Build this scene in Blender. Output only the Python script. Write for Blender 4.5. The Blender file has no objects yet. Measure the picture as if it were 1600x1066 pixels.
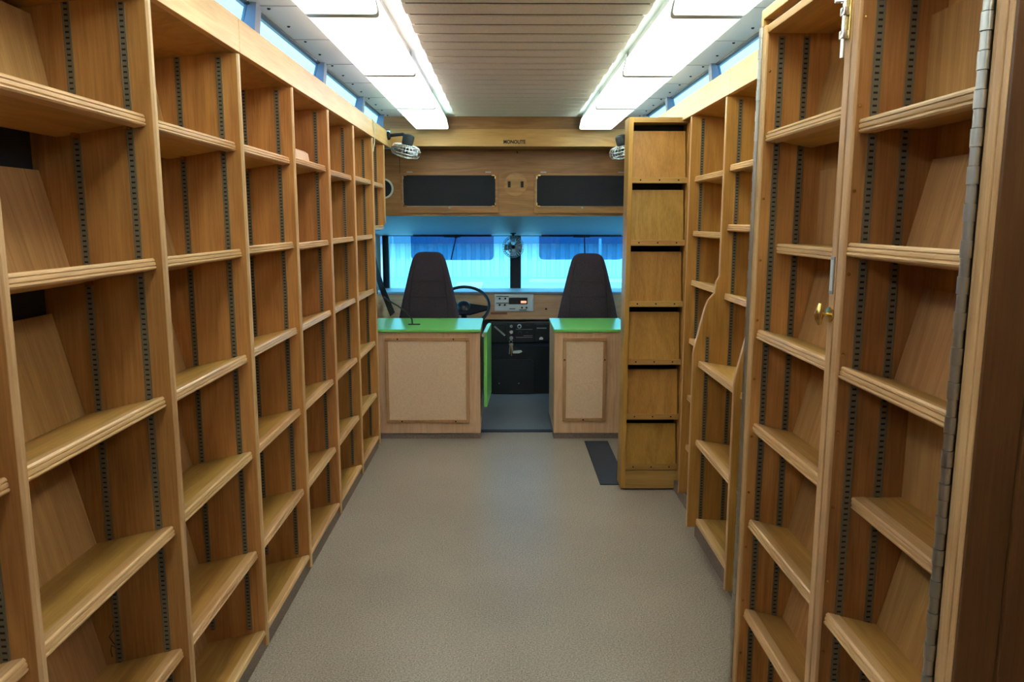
import bpy, bmesh, math, random
from mathutils import Vector, Matrix
random.seed(7)
S = bpy.context.scene
C = S.collection
R = math.radians
# ------------------------------------------------------------------ camera, world, exposure
cam = bpy.data.cameras.new('camera'); cam.sensor_width = 36; cam.lens = 1205 / 1600 * 36
cam.clip_start = .02; cam.clip_end = 500
camo = bpy.data.objects.new('camera', cam); C.objects.link(camo)
camo.location = (0, 0, 1.5)
camo.rotation_mode = 'XYZ'
camo.matrix_world = (Matrix.Translation((0, 0, 1.5)) @ Matrix.Rotation(R(-.53), 4, 'Z') @
                     Matrix.Rotation(R(90 - 8.88), 4, 'X') @ Matrix.Rotation(R(.05), 4, 'Z'))
S.camera = camo
W = bpy.data.worlds.new('sky'); S.world = W; W.use_nodes = True
bg = W.node_tree.nodes['Background']; bg.inputs[0].default_value = (.25, .61, 1.0, 1); bg.inputs[1].default_value = 3.2
S.view_settings.view_transform = 'Standard'; S.view_settings.look = 'None'
S.view_settings.gamma = 1; S.view_settings.use_curve_mapping = False
S.view_settings.exposure = 0.42
LAMP = .75          # glow of the ceiling light lenses themselves
TUBE = 23           # radiance of the tubes behind them
sun = bpy.data.lights.new('sun', 'SUN'); sun.energy = 1.6; sun.angle = R(3); sun.color = (.75, .92, 1)
suno = bpy.data.objects.new('sun', sun); C.objects.link(suno); suno.rotation_euler = (R(38), R(-12), 0)

# ------------------------------------------------------------------ materials
def newmat(name):
    m = bpy.data.materials.new(name); m.use_nodes = True
    return m, m.node_tree.nodes, m.node_tree.links, m.node_tree.nodes['Principled BSDF']
def rgb(r, g, b):
    f = lambda v: ((v/255+.055)/1.055)**2.4 if v > 10 else v/255/12.92
    return (f(r), f(g), f(b), 1)
def plain(name, col, rough=.5, metal=0, spec=.5, noise=0, nscale=40, bump=0):
    m, N, L, P = newmat(name)
    P.inputs['Roughness'].default_value = rough; P.inputs['Metallic'].default_value = metal
    P.inputs['Specular IOR Level'].default_value = spec
    P.inputs['Base Color'].default_value = col
    if noise or bump:
        tc = N.new('ShaderNodeTexCoord'); n = N.new('ShaderNodeTexNoise')
        n.inputs['Scale'].default_value = nscale; n.inputs['Detail'].default_value = 4
        L.new(tc.outputs['Object'], n.inputs['Vector'])
        if noise:
            mr = N.new('ShaderNodeMapRange'); mr.inputs[1].default_value = .3; mr.inputs[2].default_value = .7
            mr.inputs[3].default_value = 1 - noise; mr.inputs[4].default_value = 1 + noise
            L.new(n.outputs['Fac'], mr.inputs[0])
            mx = N.new('ShaderNodeVectorMath'); mx.operation = 'SCALE'
            mx.inputs[0].default_value = col[:3]; L.new(mr.outputs[0], mx.inputs['Scale'])
            L.new(mx.outputs[0], P.inputs['Base Color'])
        if bump:
            b = N.new('ShaderNodeBump'); b.inputs['Strength'].default_value = bump; b.inputs['Distance'].default_value = .002
            L.new(n.outputs['Fac'], b.inputs['Height']); L.new(b.outputs[0], P.inputs['Normal'])
    return m
def wood(name, a, b, axis='z', rough=.38, var=.16, stretch=14, spec=.4):
    """oak veneer: long fine grain along one axis, broad cathedral figure, per-board tone"""
    m, N, L, P = newmat(name)
    tc = N.new('ShaderNodeTexCoord'); oi = N.new('ShaderNodeObjectInfo')
    off = N.new('ShaderNodeVectorMath'); off.operation = 'SCALE'; off.inputs[0].default_value = (7.3, 5.1, 9.7)
    L.new(oi.outputs['Random'], off.inputs['Scale'])
    add = N.new('ShaderNodeVectorMath'); add.operation = 'ADD'
    L.new(tc.outputs['Object'], add.inputs[0]); L.new(off.outputs[0], add.inputs[1])
    def mapped(s_long, s_across):
        mp = N.new('ShaderNodeMapping')
        mp.inputs['Scale'].default_value = [s_long if ax == axis else s_across for ax in 'xyz']
        L.new(add.outputs[0], mp.inputs['Vector']); return mp
    fig = N.new('ShaderNodeTexNoise'); fig.inputs['Scale'].default_value = 1; fig.inputs['Detail'].default_value = 2
    fig.inputs['Distortion'].default_value = .6
    L.new(mapped(1.1, 9).outputs[0], fig.inputs['Vector'])
    fm = N.new('ShaderNodeMath'); fm.operation = 'MULTIPLY'; fm.inputs[1].default_value = 9
    L.new(fig.outputs['Fac'], fm.inputs[0])
    fr = N.new('ShaderNodeMath'); fr.operation = 'PINGPONG'; fr.inputs[1].default_value = 1
    L.new(fm.outputs[0], fr.inputs[0])
    g = N.new('ShaderNodeTexNoise'); g.inputs['Scale'].default_value = 1; g.inputs['Detail'].default_value = 5; g.inputs['Roughness'].default_value = .65
    L.new(mapped(stretch * .5, 190).outputs[0], g.inputs['Vector'])
    bl = N.new('ShaderNodeTexNoise'); bl.inputs['Scale'].default_value = 2.2; bl.inputs['Detail'].default_value = 2
    L.new(add.outputs[0], bl.inputs['Vector'])
    s1 = N.new('ShaderNodeMath'); s1.operation = 'MULTIPLY_ADD'; s1.inputs[1].default_value = .22
    L.new(fr.outputs[0], s1.inputs[0])
    s2 = N.new('ShaderNodeMath'); s2.operation = 'MULTIPLY_ADD'; s2.inputs[1].default_value = .72
    L.new(g.outputs['Fac'], s2.inputs[0]); L.new(s2.outputs[0], s1.inputs[2])
    s3 = N.new('ShaderNodeMath'); s3.operation = 'MULTIPLY_ADD'; s3.inputs[1].default_value = .5; s3.inputs[2].default_value = -.23
    L.new(bl.outputs['Fac'], s3.inputs[0]); L.new(s3.outputs[0], s2.inputs[2])
    cr = N.new('ShaderNodeValToRGB')
    cr.color_ramp.elements[0].position = .12; cr.color_ramp.elements[0].color = a
    cr.color_ramp.elements[1].position = .82; cr.color_ramp.elements[1].color = b
    L.new(s1.outputs[0], cr.inputs[0])
    hv = N.new('ShaderNodeHueSaturation')
    r2 = N.new('ShaderNodeMapRange'); r2.inputs[3].default_value = 1 - var; r2.inputs[4].default_value = 1 + var
    L.new(oi.outputs['Random'], r2.inputs[0]); L.new(r2.outputs[0], hv.inputs['Value'])
    rn = N.new('ShaderNodeMath'); rn.operation = 'MULTIPLY'; rn.inputs[1].default_value = 13.7
    fc = N.new('ShaderNodeMath'); fc.operation = 'FRACT'
    L.new(oi.outputs['Random'], rn.inputs[0]); L.new(rn.outputs[0], fc.inputs[0])
    r3 = N.new('ShaderNodeMapRange'); r3.inputs[3].default_value = .494; r3.inputs[4].default_value = .508
    L.new(fc.outputs[0], r3.inputs[0]); L.new(r3.outputs[0], hv.inputs['Hue'])
    L.new(cr.outputs[0], hv.inputs['Color']); L.new(hv.outputs[0], P.inputs['Base Color'])
    P.inputs['Roughness'].default_value = rough; P.inputs['Specular IOR Level'].default_value = spec
    bp = N.new('ShaderNodeBump'); bp.inputs['Strength'].default_value = .12; bp.inputs['Distance'].default_value = .001
    L.new(g.outputs['Fac'], bp.inputs['Height']); L.new(bp.outputs[0], P.inputs['Normal'])
    return m
def glass(name, tint, gloss=.06):
    m, N, L, P = newmat(name); N.remove(P)
    t = N.new('ShaderNodeBsdfTransparent'); t.inputs[0].default_value = tint
    g = N.new('ShaderNodeBsdfGlossy'); g.inputs['Roughness'].default_value = .03
    mx = N.new('ShaderNodeMixShader'); mx.inputs[0].default_value = gloss
    L.new(t.outputs[0], mx.inputs[1]); L.new(g.outputs[0], mx.inputs[2])
    L.new(mx.outputs[0], N['Material Output'].inputs[0]); return m
def emit(name, col, s):
    m, N, L, P = newmat(name)
    P.inputs['Base Color'].default_value = (.8, .8, .8, 1)
    P.inputs['Emission Color'].default_value = col; P.inputs['Emission Strength'].default_value = s
    return m
def lens(name, col, s):
    """frosted lens: sheds most light itself, the tubes behind it show as a brighter streak"""
    m, N, L, P = newmat(name); N.remove(P)
    e = N.new('ShaderNodeEmission'); e.inputs[0].default_value = col; e.inputs[1].default_value = s
    t = N.new('ShaderNodeBsdfTranslucent'); t.inputs[0].default_value = (.78, .80, .76, 1)
    g = N.new('ShaderNodeBsdfGlossy'); g.inputs['Roughness'].default_value = .35; g.inputs[0].default_value = (.08, .08, .08, 1)
    a = N.new('ShaderNodeAddShader'); b = N.new('ShaderNodeAddShader')
    L.new(e.outputs[0], a.inputs[0]); L.new(t.outputs[0], a.inputs[1])
    L.new(a.outputs[0], b.inputs[0]); L.new(g.outputs[0], b.inputs[1])
    L.new(b.outputs[0], N['Material Output'].inputs[0]); return m

M = {}
A_, B_ = rgb(144, 92, 44), rgb(210, 152, 88)
M['side'] = wood('oak_side', A_, B_, 'z')
M['shelf'] = wood('oak_shelf', rgb(156, 110, 50), rgb(216, 168, 94), 'y', var=.1)
M['rest'] = wood('oak_rest', rgb(146, 98, 54), rgb(208, 158, 104), 'z', var=.1)
M['edge_z'] = wood('oak_edge_vertical', rgb(178, 130, 84), rgb(230, 190, 142), 'z', var=.06)
M['edge_y'] = wood('oak_edge_long', rgb(180, 132, 84), rgb(234, 194, 144), 'y', var=.06, rough=.32)
M['fascia'] = wood('oak_fascia', rgb(188, 136, 82), rgb(236, 194, 138), 'y', var=.06)
M['beam'] = wood('oak_beam', rgb(180, 124, 68), rgb(232, 178, 114), 'x', var=.06)
M['over'] = wood('oak_overhead', rgb(134, 88, 52), rgb(196, 142, 94), 'x', var=.04)
M['honey'] = wood('honey_oak', rgb(150, 104, 44), rgb(206, 154, 80), 'z', var=.06)
M['dark'] = wood('shade_darkened_oak', rgb(78, 46, 28), rgb(122, 78, 44), 'z', var=.04)  # oak darkened so its colour carries the end panel's lack of light
M['honey_y'] = wood('honey_oak_long', rgb(160, 112, 50), rgb(224, 176, 100), 'y', var=.08)
M['honey_x'] = wood('honey_oak_cross', rgb(150, 108, 54), rgb(208, 162, 96), 'x', var=.05)
M['pale'] = wood('pale_oak', rgb(196, 152, 118), rgb(236, 200, 166), 'z', var=.04)
M['pale_x'] = wood('pale_oak_cross', rgb(190, 140, 98), rgb(230, 184, 138), 'x', var=.04)
M['frame'] = wood('frame_oak', rgb(164, 120, 80), rgb(204, 160, 116), 'z', var=.04)
M['black'] = plain('matt_black', (.012, .012, .014, 1), .7)
M['blackg'] = plain('satin_black', (.016, .018, .024, 1), .35)
M['cover'] = plain('black_vinyl', (.012, .014, .022, 1), .42, bump=.15, nscale=300)
M['fabric'] = plain('black_speaker_cloth', (.018, .019, .026, 1), .9, noise=.25, nscale=220)
M['seat'] = plain('dark_purple_grey_weave', (.058, .040, .058, 1), .95, noise=.35, nscale=180, bump=.3, spec=.2)
M['green'] = plain('green_laminate', (.22, .68, .18, 1), .28)
M['chrome'] = plain('chrome', (.75, .76, .78, 1), .22, 1)
M['steel'] = plain('brushed_steel', (.52, .51, .49, 1), .38, 1)
M['brass'] = plain('brass', (.75, .55, .2, 1), .25, 1)
M['white'] = plain('white_enamel', (.78, .79, .78, 1), .4)
M['ceil'] = plain('white_ceiling_board', (.76, .79, .82, 1), .45)
M['slat'] = plain('cream_ribbed_metal', (.82, .74, .68, 1), .6, noise=.06, nscale=120, bump=.3)
M['perf'] = plain('beige_pinboard', rgb(236, 204, 174), .85, noise=.10, nscale=170, bump=.2)
M['kick'] = plain('brown_carpet_kick', rgb(138, 122, 114), .95, noise=.25, nscale=150)
M['mat'] = plain('dark_blue_rubber', (.022, .03, .05, 1), .55, noise=.1, nscale=60)
M['head'] = plain('grey_vinyl_headliner', (.24, .27, .29, 1), .5)
M['grey'] = plain('grey_plastic', (.3, .32, .34, 1), .5)
M['post'] = plain('blue_grey_steel_post', (.22, .25, .32, 1), .4, .3)
M['glass'] = glass('windshield_glass', (.72, 1, 1, 1))
M['clear'] = glass('clerestory_glass', (.85, .97, 1, 1), .04)
M['visor'] = glass('smoked_blue_acrylic', (.40, .56, .74, 1), .08)
M['red'] = plain('dull_red', (.35, .1, .06, 1), .5)
M['orange'] = emit('lit_orange_readout', (1, .25, .08, 1), 1.2)
M['text'] = plain('black_lettering', (.01, .01, .01, 1), .5)
M['cream'] = plain('cream_cable', (.75, .7, .55, 1), .5)
M['rib'] = plain('pale_ribbed_cladding', (.62, .70, .70, 1), .6)
M['roofband'] = plain('blue_grey_roof_band', (.07, .14, .24, 1), .5)
M['concrete'] = plain('pale_concrete', (.42, .50, .52, 1), .9, noise=.08, nscale=1)
M['wallv'] = plain('brown_panel', rgb(120, 84, 52), .7)
def strip_mat():
    m, N, L, P = newmat('bronze_slotted_strip')
    tc = N.new('ShaderNodeTexCoord'); sp = N.new('ShaderNodeSeparateXYZ'); L.new(tc.outputs['Object'], sp.inputs[0])
    fr = N.new('ShaderNodeMath'); fr.operation = 'MULTIPLY'; fr.inputs[1].default_value = 1/.0127; L.new(sp.outputs[2], fr.inputs[0])
    f2 = N.new('ShaderNodeMath'); f2.operation = 'FRACT'; L.new(fr.outputs[0], f2.inputs[0])
    lt = N.new('ShaderNodeMath'); lt.operation = 'LESS_THAN'; lt.inputs[1].default_value = .32; L.new(f2.outputs[0], lt.inputs[0])
    ab = N.new('ShaderNodeMath'); ab.operation = 'ABSOLUTE'; L.new(sp.outputs[0], ab.inputs[0])
    l2 = N.new('ShaderNodeMath'); l2.operation = 'LESS_THAN'; l2.inputs[1].default_value = .0044; L.new(ab.outputs[0], l2.inputs[0])
    mu = N.new('ShaderNodeMath'); mu.operation = 'MULTIPLY'; L.new(lt.outputs[0], mu.inputs[0]); L.new(l2.outputs[0], mu.inputs[1])
    mx = N.new('ShaderNodeMix'); mx.data_type = 'RGBA'
    mx.inputs[6].default_value = (.20, .165, .115, 1); mx.inputs[7].default_value = (.006, .006, .006, 1)
    L.new(mu.outputs[0], mx.inputs[0]); L.new(mx.outputs[2], P.inputs['Base Color'])
    P.inputs['Roughness'].default_value = .5; P.inputs['Metallic'].default_value = .2
    return m
M['strip'] = strip_mat()
def floor_mat(name, c1, c2, rough):
    m, N, L, P = newmat(name)
    tc = N.new('ShaderNodeTexCoord')
    n = N.new('ShaderNodeTexNoise'); n.inputs['Scale'].default_value = 170; n.inputs['Detail'].default_value = 3
    n2 = N.new('ShaderNodeTexNoise'); n2.inputs['Scale'].default_value = 1.5; n2.inputs['Detail'].default_value = 3
    v = N.new('ShaderNodeTexVoronoi'); v.inputs['Scale'].default_value = 110
    for q in (n, n2, v): L.new(tc.outputs['Object'], q.inputs['Vector'])
    cr = N.new('ShaderNodeValToRGB'); cr.color_ramp.elements[0].position = .3; cr.color_ramp.elements[1].position = .68
    cr.color_ramp.elements[0].color = c1; cr.color_ramp.elements[1].color = c2
    L.new(n.outputs['Fac'], cr.inputs[0])
    mr = N.new('ShaderNodeMapRange'); mr.inputs[1].default_value = .3; mr.inputs[2].default_value = .7; mr.inputs[3].default_value = .9; mr.inputs[4].default_value = 1.08
    L.new(n2.outputs['Fac'], mr.inputs[0])
    sc = N.new('ShaderNodeVectorMath'); sc.operation = 'SCALE'; L.new(cr.outputs[0], sc.inputs[0]); L.new(mr.outputs[0], sc.inputs['Scale'])
    L.new(sc.outputs[0], P.inputs['Base Color'])
    P.inputs['Roughness'].default_value = rough; P.inputs['Specular IOR Level'].default_value = .5
    b = N.new('ShaderNodeBump'); b.inputs['Strength'].default_value = .35; b.inputs['Distance'].default_value = .002
    L.new(v.outputs['Distance'], b.inputs['Height']); L.new(b.outputs[0], P.inputs['Normal'])
    return m
M['floor'] = floor_mat('speckled_grey_beige_floor', rgb(118, 107, 98), rgb(186, 174, 162), .33)
M['cabfloor'] = floor_mat('grey_cab_floor', rgb(104, 108, 116), rgb(146, 150, 158), .5)

# ------------------------------------------------------------------ mesh helpers
class MB:
    def __init__(s): s.bm = bmesh.new()
    def box(s, x0, x1, y0, y1, z0, z1, bev=0, mtx=None):
        v = [s.bm.verts.new((x, y, z)) for x in (x0, x1) for y in (y0, y1) for z in (z0, z1)]
        q = [(0,1,3,2),(4,6,7,5),(0,4,5,1),(2,3,7,6),(0,2,6,4),(1,5,7,3)]
        fs = [s.bm.faces.new([v[i] for i in f]) for f in q]
        if bev:
            es = set(e for f in fs for e in f.edges)
            r = bmesh.ops.bevel(s.bm, geom=list(es), offset=bev, segments=2, profile=.6, affect='EDGES', clamp_overlap=True)
            v = list(set(v2 for f in r['faces'] for v2 in f.verts) | set(x for x in v if x.is_valid))
        if mtx is not None:
            bmesh.ops.transform(s.bm, matrix=mtx, verts=[x for x in v if x.is_valid])
        return s
    def prism(s, pts, axis, a, b):
        """closed outline pts extruded along axis from a to b; pts are the other two coordinates in xyz order"""
        def mk(p, t):
            return {'x': (t, p[0], p[1]), 'y': (p[0], t, p[1]), 'z': (p[0], p[1], t)}[axis]
        A = [s.bm.verts.new(mk(p, a)) for p in pts]; B = [s.bm.verts.new(mk(p, b)) for p in pts]
        n = len(pts)
        s.bm.faces.new(A); s.bm.faces.new(B[::-1])
        for i in range(n): s.bm.faces.new([A[i], B[i], B[(i+1) % n], A[(i+1) % n]])
        return s
    def tube(s, pts, r, seg=10, closed=False, cap=True):
        pts = [Vector(p) for p in pts]; rings = []; n = len(pts)
        rr = r if isinstance(r, (list, tuple)) else [r]*n
        up = None
        for i, p in enumerate(pts):
            if closed: t = pts[(i+1) % n] - pts[i-1]
            else: t = pts[min(i+1, n-1)] - pts[max(i-1, 0)]
            t.normalize()
            if up is None:
                up = Vector((0,0,1)) if abs(t.z) < .9 else Vector((1,0,0))
            sx = t.cross(up)
            if sx.length < 1e-5: sx = t.orthogonal()
            sx.normalize(); up2 = sx.cross(t).normalized(); up = up2
            rings.append([s.bm.verts.new(p + (sx*math.cos(2*math.pi*k/seg) + up2*math.sin(2*math.pi*k/seg))*rr[i]) for k in range(seg)])
        m = n if closed else n-1
        for i in range(m):
            a, b = rings[i], rings[(i+1) % n]
            for k in range(seg): s.bm.faces.new([a[k], a[(k+1) % seg], b[(k+1) % seg], b[k]])
        if cap and not closed: s.bm.faces.new(rings[0][::-1]); s.bm.faces.new(rings[-1])
        return s
    def cyl(s, p0, p1, r, seg=16): return s.tube([p0, p1], r, seg)
    def lathe(s, prof, mtx, seg=24):
        """prof (radius, height) revolved about local z, then placed by mtx"""
        rings = []
        for (r, h) in prof:
            rings.append([s.bm.verts.new(mtx @ Vector((r*math.cos(2*math.pi*k/seg), r*math.sin(2*math.pi*k/seg), h))) for k in range(seg)])
        for a, b in zip(rings, rings[1:]):
            for k in range(seg): s.bm.faces.new([a[k], a[(k+1) % seg], b[(k+1) % seg], b[k]])
        s.bm.faces.new(rings[0][::-1]); s.bm.faces.new(rings[-1]); return s
    def build(s, name, mat, parent=None, loc=(0,0,0), smooth=False, rot=None):
        bmesh.ops.recalc_face_normals(s.bm, faces=s.bm.faces)
        me = bpy.data.meshes.new(name); s.bm.to_mesh(me); s.bm.free()
        me.materials.append(M[mat] if isinstance(mat, str) else mat)
        if smooth:
            for p in me.polygons: p.use_smooth = True
            try: me.set_sharp_from_angle(angle=R(38))
            except Exception: pass
        o = bpy.data.objects.new(name, me); C.objects.link(o); o.location = loc
        if rot: o.rotation_euler = rot
        if parent: o.parent = parent
        return o
def off(p, o):   # world build inside an empty at o : shift
    return Matrix.Translation((-o[0], -o[1], -o[2]))
def tag(o, label, cat, group=None, kind=None):
    o['label'] = label; o['category'] = cat
    if group: o['group'] = group
    if kind: o['kind'] = kind
    return o
def thing(name, loc, label, cat, group=None, rz=0):
    o = bpy.data.objects.new(name, None); C.objects.link(o); o.location = loc; o.rotation_euler = (0, 0, rz)
    return tag(o, label, cat, group)
def struct(o): o['kind'] = 'structure'; return o
def kids(o): return [c for c in bpy.data.objects if c.parent == o]
def dup(o, parent=None, loc=None):
    c = o.copy(); C.objects.link(c); c.parent = parent
    if loc is not None: c.location = loc
    for ch in kids(o): dup(ch, c)
    return c
def arc(cx, cy, r, a0, a1, n=8, ry=None):
    ry = ry or r
    return [(cx + r*math.cos(R(a0+(a1-a0)*i/n)), cy + ry*math.sin(R(a0+(a1-a0)*i/n))) for i in range(n+1)]
def rrect(x0, x1, y0, y1, r, n=5):
    return arc(x1-r, y1-r, r, 0, 90, n) + arc(x0+r, y1-r, r, 90, 180, n) + arc(x0+r, y0+r, r, 180, 270, n) + arc(x1-r, y0+r, r, 270, 360, n)

XLW, XRW = -1.14, 1.22       # body side walls
YB, YF = -1.6, 7.12          # rear wall, windshield plane
CZ = 2.25                    # ceiling
# ------------------------------------------------------------------ room shell
struct(MB().box(XLW, XRW, YB, 5.36, -.04, 0).build('floor', 'floor'))
struct(MB().box(XLW, XRW, 5.42, YF, -.04, 0.0).build('floor_cab', 'cabfloor'))
struct(MB().box(XLW, XRW, 5.36, 5.42, -.04, .006, .002).build('trim_1', 'mat'))
def side_wall(name, s, xw, xs):
    # s=-1 left, +1 right: xw outer wall face, xs inner clerestory line
    m = MB()
    if s < 0: m.box(xw-.03, xw, YB, 5.95, 0, 2.13)
    else: m.box(xw, xw+.03, YB, 5.95, 0, 2.13)
    # cab part below and above the side window
    x0, x1 = (xw-.03, xw) if s < 0 else (xw, xw+.03)
    m.box(x0, x1, 5.95, YF, 0, .84); m.box(x0, x1, 5.95, YF, 1.40, 2.13)
    m.box(x0, x1, 5.95, 6.02, .84, 1.40); m.box(x0, x1, 6.86, YF, .84, 1.40)
    # roof shoulder that closes the shelf tops under the clerestory
    a, b = sorted((xw, xs))
    m.box(a, b, YB, 5.95, 2.125, 2.135)
    return struct(m.build(name, 'wallv'))
side_wall('wall_left', -1, XLW, -.905)
side_wall('wall_right', 1, XRW, 1.035)
struct(MB().box(XLW, XRW, YB-.03, YB, 0, CZ).build('wall_rear', 'pale'))
cl = struct(MB().box(-.93, 1.06, YB, 5.98, CZ, CZ+.03).build('ceiling', 'ceil'))
m = MB()
for Yp in [.31+.515*k for k in range(11)]:
    for (xa, xb) in ((-.90, -.64), (.77, 1.03)):
        m.box(xa, xb, Yp-.002, Yp+.002, CZ-.0015, CZ)
m.build('board_joint', 'grey', cl)
m = MB()
for k in range(22):
    for xs in (-.845, -.70, .83, .975):
        y = .35+.257*k
        m.lathe([(.0065, 0), (.006, -.003), (.003, -.005)], Matrix.Translation((xs, y, CZ)), 8)
sc = m.build('screw_heads', 'black', cl)

# clerestory windows: tilted panes between steel posts
wi = 0
for s, xi, xo in ((-1, -.895, -.935), (1, 1.025, 1.065)):
    ys = [-1.6, -.75, .28, 1.315, 2.345-.515+.0, ]
    edges = [-1.56, -.22, .81, 1.84, 2.87, 3.90, 4.93, 5.74]
    for a, b in zip(edges, edges[1:]):
        wi += 1
        f = MB()
        X = lambda z: xo + (xi-xo)*(z-2.10)/(CZ-2.10)
        for (z0, z1) in ((2.10, 2.112), (CZ-.008, CZ)):
            f.prism([(X(z0)-.008, z0), (X(z0)+.008, z0), (X(z1)+.008, z1), (X(z1)-.008, z1)], 'y', a+.03, b-.03)
        fr = struct(f.build('window_%d' % wi, 'blackg'))
        MB().prism([(X(2.11)-.002, 2.11), (X(2.11)+.002, 2.11), (X(CZ-.006)+.002, CZ-.006), (X(CZ-.006)-.002, CZ-.006)], 'y', a+.03, b-.03).build('pane', 'clear', fr)
        # post at the far end of each pane (the last one is a plain jamb)
        d = -s
        MB().prism([(X(2.10)-.01*d, 2.10), (X(2.10)+.055*d, 2.10), (X(CZ)+.030*d, CZ), (X(CZ)-.01*d, CZ)], 'y', b-.03, b+.03 if b < 5.7 else b-.015).build('window_post', 'post', fr)

# ------------------------------------------------------------------ adjustable shelf with tilted back rest
MOULD = [(0,-.004),(-.003,0),(-.030,0),(-.030,-.0275),(-.004,-.0275),(-.0005,-.0245),(-.0005,-.0215),(-.0035,-.0195),(-.0005,-.0175),(0,-.013),(0,-.0105),(-.003,-.009),(0,-.0075)]
def make_shelf(L, depth, rest_h, s=1, mats=('shelf','edge_y','rest'), rest=True, parent=None, slim=False):
    """origin on the front top edge; front looks to +x (s=1) or -x (s=-1); long side along y"""
    b = MB().box(min(-.028*s, -depth*s), max(-.028*s, -depth*s), -L/2, L/2, -.019, -.001)
    o = b.build('shelf', mats[0], parent)
    pr = [(x*s, z) for x, z in (MOULD if not slim else [(0,-.004),(-.004,0),(-.03,0),(-.03,-.019),(-.004,-.019),(0,-.015)])]
    MB().prism(pr, 'y', -L/2, L/2).build('edge_moulding', mats[1], o)
    if rest:
        x0, x1 = sorted((-depth*s, -(depth+.012)*s))
        MB().box(x0, x1, -L/2, L/2, -.018, rest_h).build('back_rest', mats[2], o)
    return o
def make_strip(z0, z1):
    m = MB()
    m.box(-.0085, -.0065, -.004, 0, z0, z1); m.box(.0065, .0085, -.004, 0, z0, z1)
    m.box(-.0065, .0065, -.0025, 0, z0, z1)
    return m

# ------------------------------------------------------------------ left wall bookcase
YD = [.06, .675] + [1.29 + .615*i for i in range(7)] + [5.45]
L0 = (-.985, 2.9, 0)
lb = thing('wall_bookcase', L0, 'long oak wall bookcase with seven dividers filling the whole left side', 'bookcase')
def LX(o): o.location = Vector(o.location) - Vector(L0); return o
LZ = [1.75, 1.415, 1.065, .73, .385]
strip_full = make_strip(.09, 2.0).build('pilaster_strip', 'strip'); strip_full['label'] = 'dark bronze slotted metal strip'
strip_top = make_strip(1.46, 2.0).build('pilaster_strip', 'strip'); strip_top['label'] = 'dark bronze slotted metal strip'
def add_strips(div, xs, th, src):
    for x in xs:
        a = dup(src, div, (x, -th/2, 0))
        b = dup(src, div, (x, th/2, 0)); b.rotation_euler = (0, 0, math.pi)
def make_divider_left():
    d = MB().box(-1.135+.985, -.836+.985, -.010, .010, .03, 2.012, 0).build('divider', 'side', lb)
    MB().prism([(-.836+.985, -.010), (-.834+.985, -.010), (-.829+.985, -.006), (-.829+.985, .006), (-.834+.985, .010), (-.836+.985, .010)], 'z', .03, 2.012).build('edge_strip', 'edge_z', d)
    add_strips(d, (-.890+.985, -1.018+.985), .020, strip_full)
    return d
d0 = make_divider_left(); d0.location = (0, YD[0]-L0[1], 0)
for y in YD[1:-1]:
    dup(d0, lb, (0, y-L0[1], 0))
# short last divider with a rounded lower front corner
pr = [(-1.135, 2.012), (-1.135, 1.43), (-.885, 1.43)] + arc(-.885+.0, 1.475, .045, -90, 0, 6) + [(-.836, 2.012)]
pr = [(x+.985, z) for x, z in pr]
d7 = MB().prism(pr, 'y', -.010, .010).build('end_panel', 'side', lb, (0, YD[-1]-L0[1], 0))
MB().box(-.840+.985, -.830+.985, -.009, .009, 1.48, 2.012, .002).build('edge_strip', 'edge_z', d7)
add_strips(d7, (-.890+.985,), .020, strip_top)
sh = make_shelf(.592, .205, .262, 1, parent=lb)
# brackets under the far end
for x in (-.04, -.165):
    MB().box(x-.004, x+.004, .270, .2955, -.031, -.019).build('shelf_clip', 'brass', sh)
bt = make_shelf(.592, .205, .28, 1, parent=lb, slim=True); bt.name = 'bottom_board'
first = True; firstb = True
for i in range(1, 8):
    ym = (YD[i]+YD[i+1])/2 - L0[1]
    for k, z in enumerate(LZ):
        o = sh if first else dup(sh, lb); first = False
        jit = random.uniform(-.006, .006)
        fx = -.857 + .0015*i
        o.location = (fx+.985, ym, z + (0 if i < 2 else jit))
        o.rotation_euler = (0, R(-(9.5 if k == 0 else 13.2)), 0)
    o = bt if firstb else dup(bt, lb); firstb = False
    o.location = (-.838+.985, ym, .088); o.rotation_euler = (0, R(-13), 0)
# overhead end bay
ym = (YD[8]+YD[9])/2 - L0[1]; Ls = YD[9]-YD[8]-.023
for z, dd in ((1.75, 0), (1.468, 1)):
    o = make_shelf(Ls, .205, .25, 1, parent=lb); o.location = (-.845+.985, ym, z); o.rotation_euler = (0, R(-10), 0)
# top board, fascia, base, black back
def LP(m, name, mat):
    o = m.build(name, mat, lb, (-L0[0], -L0[1], -L0[2])); return o
LP(MB().prism([(-.85, 2.021), (-.85, 2.039), (-1.135, 2.005), (-1.135, 1.985)], 'y', .07, 5.78), 'top_board', 'side')
for a, b in ((.06, 2.528), (2.531, 5.0), (5.0, 5.79)):
    LP(MB().box(-.850, -.828, a, b, 2.018, 2.122, .0015), 'fascia_board', 'fascia')
LP(MB().box(-.860, -.846, .07, 4.99, 0, .064), 'toe_kick', 'kick')
LP(MB().box(-1.138, -1.128, .06, 5.0, .05, 2.0), 'back_panel', 'black')
LP(MB().box(-1.138, -1.128, 5.0, 5.46, 1.43, 2.0), 'upper_back_panel', 'side')

m = MB()
sq = [(-1.024, .456), (-1.03, .448), (-1.027, .436), (-1.042, .417), (-1.034, .402), (-1.02, .381), (-1.038, .392), (-1.041, .376), (-1.038, .359)]
m.tube([(x-L0[0], 1.8945-L0[1], z) for x, z in sq], .0011, 5)
m.build('pencil_scribble', 'black', lb)
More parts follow.
